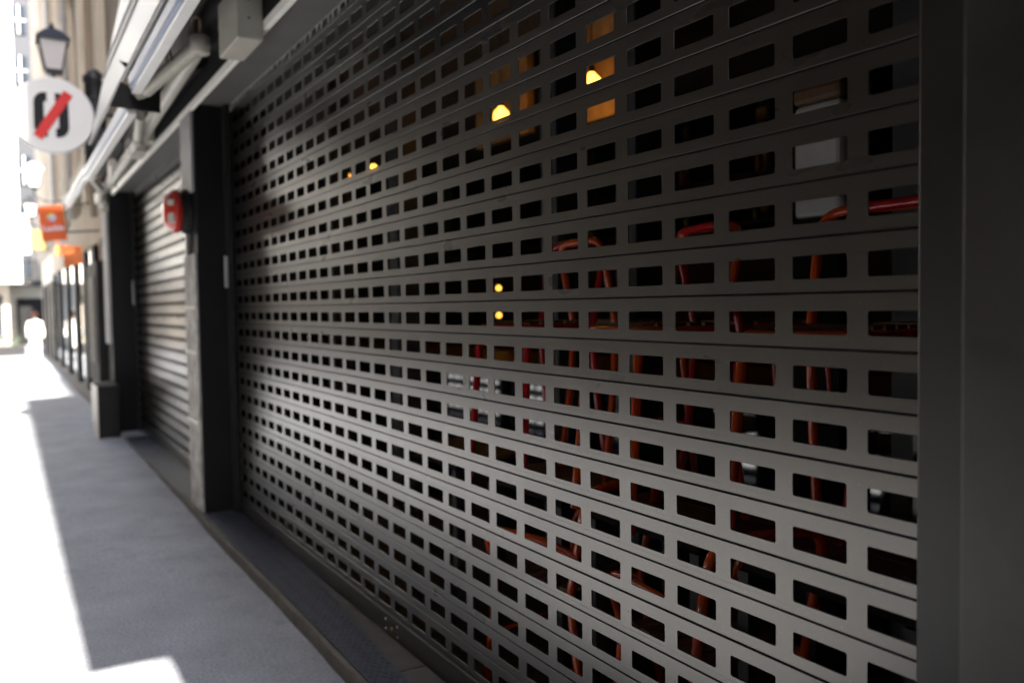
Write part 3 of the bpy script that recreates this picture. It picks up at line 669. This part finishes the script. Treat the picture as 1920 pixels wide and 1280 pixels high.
# ------------------------------------------------------------------ person walking at the far end
def person():
    x, y = -.64, 30.8
    V = [(0,0,.86),(0,.0,1.06),(0,0,1.26),(0,0,1.37),(0,-.01,1.44),            # pelvis spine chest neck headbase
         (-.09,0,.82),(-.10,.10,.45),(-.10,-.06,.08),(-.11,.06,.03),           # left leg
         (.09,0,.82),(.10,-.14,.46),(.10,-.22,.08),(.10,-.10,.03),
         (-.17,0,1.30),(-.22,-.04,1.04),(-.21,.07,.82),
         (.17,0,1.30),(.23,.03,1.04),(.22,-.05,.82)]
    E_ = [(0,1),(1,2),(2,3),(3,4),(0,5),(5,6),(6,7),(7,8),(0,9),(9,10),(10,11),(11,12),(2,13),(13,14),(14,15),(2,16),(16,17),(17,18)]
    rad = [.14,.12,.14,.055,.055,.085,.06,.042,.035,.085,.06,.042,.035,.06,.042,.03,.06,.042,.03]
    me = bpy.data.meshes.new('person'); me.from_pydata([(a+x, b+y, c) for a, b, c in V], E_, []); o = bpy.data.objects.new('person', me); COL.objects.link(o)
    sk = o.modifiers.new('skin', 'SKIN'); 
    for i, v in enumerate(me.skin_vertices[0].data) if me.skin_vertices else []: v.radius = (rad[i], rad[i])
    if not me.skin_vertices:
        bm = bmesh.new(); bm.from_mesh(me); L_ = bm.verts.layers.skin.verify()
        for i, v in enumerate(bm.verts): v[L_].radius = (rad[i], rad[i]*.8)
        bm.verts.ensure_lookup_table(); bm.verts[0][L_].use_root = True; bm.to_mesh(me); bm.free()
    sb = o.modifiers.new('sub', 'SUBSURF'); sb.levels = 2; sb.render_levels = 2
    me.materials.append(M['cloth_white'])
    tag(o, 'person in white clothes walking away down the sunlit street', 'person')
    s = MB(); s.lathe([(.03, 1.43), (.06, 1.46), (.075, 1.52), (.078, 1.57), (.06, 1.63), (.02, 1.66)], c=(x, y, 0), n=16); h = s.build('head', M['skin'], o)
    s = MB(); s.lathe([(.06, 1.46), (.088, 1.52), (.09, 1.58), (.07, 1.65), (.02, 1.675)], c=(x, y-.022, 0), n=16); s.build('hair', M['hair'], o)
    o2 = MB(); o2.lathe([(.17, .50), (.16, .75), (.13, 1.0)], c=(x, y, 0), n=16); o2.build('tunic', M['cloth_white'], o)
person()

# ------------------------------------------------------------------ interior: tables and chairs
def high_chair(m):
    t = thing('high_chair', 'x', 'chair', (0, 0, 0), group='glossy high tubular chairs standing on the tables')
    r = .0165
    for sy in (-1, 1):
        s = MB(); s.tube([(.23, sy*.21, .0), (.205, sy*.20, .3), (.175, sy*.185, .68)], r, 14); s.build('leg', m, t)
        s = MB(); s.tube([(-.25, sy*.21, 0), (-.20, sy*.195, .35), (-.175, sy*.19, .68)], r, 14); s.build('leg', m, t)
    s = MB(); s.tube(rounded([(-.175, -.19, .68), (-.21, -.195, .86), (-.25, -.20, 1.07), (-.25, .20, 1.07), (-.21, .195, .86), (-.175, .19, .68)], .10, 8), r, 14)
    s.build('backrest', m, t)
    s = MB(); s.tube(rounded([(-.17, -.185, .69), (.175, -.185, .69), (.175, .185, .69), (-.17, .185, .69)], .04), r*.9, 12); s.build('seat_frame', m, t)
    s = MB()
    for k in range(5): s.obox(Matrix.Translation((-.135+k*.066, 0, .708)), .050, .34, .012)
    s.build('seat', M['wood'], t)
    s = MB(); s.tube([(.215, -.205, .22), (.215, .205, .22)], r*.6, 10); s.build('footrest', m, t)
    return t
def chair(label, m, loc, rz, lean=0):
    t = thing('metal_armchair', label, 'chair', (0, 0, 0), group='glossy tubular chairs behind the near shutter')
    r = .0165
    for sy in (-1, 1):
        s = MB(); s.tube([(.25, sy*.24, .0), (.225, sy*.225, .22), (.205, sy*.215, .44)], r, 14); s.build('leg', m, t)
        s = MB(); s.tube([(-.30, sy*.22, 0), (-.235, sy*.205, .25), (-.205, sy*.20, .44)], r, 14); s.build('leg', m, t)
        s = MB(); s.tube(rounded([(.205, sy*.215, .44), (.215, sy*.265, .645), (-.16, sy*.27, .66), (-.245, sy*.205, .60)], .09, 7), r*.95, 14); s.build('armrest', m, t)
    s = MB(); s.tube(rounded([(-.205, -.20, .44), (-.25, -.20, .65), (-.30, -.20, .86), (-.30, .20, .86), (-.25, .20, .65), (-.205, .20, .44)], .13, 8), r, 14)
    s.build('backrest', m, t)
    s = MB(); s.tube(rounded([(-.20, -.20, .44), (.20, -.215, .445), (.20, .215, .445), (-.20, .20, .44)], .06), r*.9, 12); s.build('seat_frame', m, t)
    s = MB()
    for k in range(6): s.obox(Matrix.Translation((-.165+k*.066, 0, .462)), .050, .38, .012)
    s.build('seat', M['wood'], t)
    s = MB(); s.tube([(.22, -.222, .2), (.22, .222, .2)], r*.6, 10); s.build('stretcher', m, t)
    return t
protoHR = high_chair(M['red_paint']); protoHO = high_chair(M['orange_paint'])
protoR = chair('x', M['red_paint'], 0, 0); protoO = chair('x', M['orange_paint'], 0, 0)
used = {'R': False, 'O': False, 'HR': False, 'HO': False}
def place(kind, x, y, z, rz, label, rx=0):
    pr = {'R': protoR, 'O': protoO, 'HR': protoHR, 'HO': protoHO}[kind]
    c = pr if not used[kind] else copy_tree(pr)
    used[kind] = True
    c.location = (x, y, z); c.rotation_euler = (rx, 0, R(rz)); c['label'] = label
FL = .08
def bistro_table(x, y, label, first=[None]):
    if first[0] is None:
        t = thing('bistro_table', label, 'table', (0, 0, 0), group='wooden slat tables behind the near shutter')
        s = MB()
        for k in range(6): s.box(-.33+k*.111, -.33+k*.111+.105, -.33, .33, .725, .75)
        s.build('tabletop', M['wood'], t, bevel=.003)
        s = MB(); s.box(-.30, .30, -.30, .30, .692, .724); s.build('apron', M['black'], t)
        for sx in (-1, 1):
            for sy in (-1, 1):
                s = MB(); s.box(sx*.29-.022, sx*.29+.022, sy*.29-.022, sy*.29+.022, 0, .69); s.build('leg', M['slate'], t)
        first[0] = t
    else:
        t = copy_tree(first[0])
    t.location = (x, y, FL); t['label'] = label
ORD = ['nearest', 'second', 'third', 'fourth', 'fifth', 'sixth']
TY = [1.62, 2.42, 3.24, 4.2]
for i, y in enumerate(TY):
    bistro_table(.78, y, ['wooden slat table nearest the right end of the shutter', 'second wooden slat table from the right, two high chairs on top', 'third wooden slat table from the right, two high chairs on top', 'fourth wooden slat table from the right, with a bare top', 'fifth wooden slat table from the right, with a bare top', 'farthest wooden slat table, with a bare top'][i])
TT = FL+.75
stack = {0: ('O', 'R'), 1: ('O', 'R'), 2: ('R', 'O')}
lv = ['lower', 'upper']
rots = {0: 187, 1: 172, 2: 184}
for i, ks in stack.items():
    for k, c in enumerate(ks):
        nm = 'crimson' if c == 'R' else 'orange'
        place('H'+c, .57+.46*k, TY[i]+(.03, -.05)[k], TT, rots[i]+k*170, f"{nm} high tubular chair standing on the {ORD[i]} table from the right, {('shutter side', 'room side')[k]}")
fc = [(1.10, 'R', 95), (2.02, 'O', 80), (2.83, 'O', 100)]
for i, (y, c, a) in enumerate(fc):
    nm = 'crimson' if c == 'R' else 'orange'
    place(c, .44, y, FL, a, f'{nm} tubular armchair on the floor close behind the shutter, {ORD[i]} from the right')
# slate glazing posts of the folded doors
for i, y in enumerate((1.69, 3.22, 3.90, 6.1, 7.6)):
    s = MB(); s.box(1.12, 1.30, y, y+.16, FL, 3.7); o = s.build('interior_post', M['slate']); tag(o, f"slate grey post inside the restaurant, {['nearest the right end', 'second from the right', 'third from the right', 'fourth from the right', 'farthest'][i]}", 'post', 'slate posts inside')
# counter and back bar
bc = thing('bar_counter', 'long bar counter with brown wooden top inside the restaurant', 'counter', (2.2, 8, FL))
s = MB(); s.box(1.60, 2.60, .9, 12.8, 1.15, 1.20); s.build('countertop', M['wood2'], bc, bevel=.004)
s = MB(); s.box(1.70, 2.50, 1.0, 12.7, FL, 1.15); s.build('front_panel', M['counter_front'], bc)
bs = thing('shelf_rack', 'dark rack of amber backed cubby shelves on the rear wall', 'shelf', (4.4, 7, 2))
s = MB()
for r_i in range(4):
    s.box(4.2, 4.58, 4.2, 11.2, 2.30+r_i*.42, 2.335+r_i*.42)
for k in range(15): s.box(4.2, 4.58, 4.2+k*.5, 4.24+k*.5, 2.30, 3.6)
s.build('shelf_frame', M['black'], bs)
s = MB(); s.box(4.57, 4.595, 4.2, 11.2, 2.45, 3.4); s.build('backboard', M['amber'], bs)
kk = 0
for k in range(14):
    for r_i in range(3):
        if random.random() < .55:
            y = 4.35+k*.5+random.uniform(0, .2); z = 2.336+r_i*.42; s = MB()
            s.lathe([(.036, 0), (.038, .15), (.014, .22), (.013, .29), (.016, .30)], c=(4.38, y, z), n=12)
            o = s.build('bottle', M['bottle_green' if kk % 2 else 'bottle_amber']); kk += 1
            tag(o, ('green' if kk % 2 == 0 else 'amber')+' glass bottle standing in the rear cubby shelves', 'bottle', 'green bottles on the rear shelves' if kk % 2 == 0 else 'amber bottles on the rear shelves')
# pendant lamps
PL = [(4.49, 3.03), (4.80, 3.015), (5.65, 3.05), (7.67, 3.02), (8.25, 3.0), (9.1, 3.06)]
for i, (y, z) in enumerate(PL):
    t = thing('pendant_lamp', 'warm glowing pendant bulb, '+['first from the right', 'second from the right', 'third from the right', 'fourth from the right', 'fifth from the right', 'farthest in the row'][i], 'lamp', (1.8, y, z), group='pendant lamps over the room')
    s = MB(); s.lathe([(.006, -.075), (.04, -.06), (.062, -.015), (.055, .03), (.025, .06), (.018, .07)], c=(1.8, y, z), n=18); s.build('bulb', M['bulb'], t)
    s = MB(); s.lathe([(.02, .07), (.022, .10), (.012, .12)], c=(1.8, y, z), n=12); s.build('socket', M['brass'], t)
    s = MB(); s.tube([(1.8, y, z+.12), (1.8, y, 3.7)], .004, 6); s.build('cord', M['black'], t)
    s = MB(); s.lathe([(.13, -.02), (.12, .05), (.03, .13), (.02, .135)], c=(1.8, y+.0, z+.02), n=20); s.v = s.v[:-40] if False else s.v
# tan partition catching the lamp light
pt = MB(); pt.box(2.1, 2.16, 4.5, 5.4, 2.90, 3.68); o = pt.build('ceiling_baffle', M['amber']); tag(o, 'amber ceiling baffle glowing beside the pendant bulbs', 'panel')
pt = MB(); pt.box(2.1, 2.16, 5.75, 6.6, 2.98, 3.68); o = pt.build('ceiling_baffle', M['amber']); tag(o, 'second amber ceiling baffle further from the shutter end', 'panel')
# white wall unit
wu = thing('wall_unit', 'pale grey wall unit with a brown top seen through the right columns of holes', 'cabinet', (2.3, 2.7, 2.2))
s = MB(); s.box(1.15, 1.3, 2.085, 2.30, 1.93, 2.36); s.build('body', M['white_paint'], wu, bevel=.02)
s = MB(); s.box(1.145, 1.3, 2.08, 2.305, 2.361, 2.43); s.build('top', M['wood'], wu, bevel=.02)
s = MB(); s.box(1.14, 1.32, 2.08, 2.31, FL, 1.929); s.build('stand', M['black'], wu)
# string of small bottle lamps
sl = thing('light_string', 'vertical string of four small warm lamps inside', 'lamp', (2.6, 7, 1.9))
for z in (1.52, 1.64, 1.78, 1.93):
    s = MB(); s.lathe([(.005, -.02), (.022, -.01), (.024, .01), (.008, .03)], c=(2.6, 7.12, z), n=12); s.build('bulb', M['bulb_dim'], sl)
s = MB(); s.tube([(2.6, 7.12, 1.45), (2.6, 7.12, 3.7)], .004, 6); s.build('cord', M['black'], sl)
# unseen sunlit wall, added to show white through the rear openings
yw = MB(); yw.box(7.8, 8.0, -2, 16, 0, 4); tag(yw.build('spot_backing_wall', M['white_wall']), 'added white wall behind the building, bright backing for the low rear openings', 'wall')
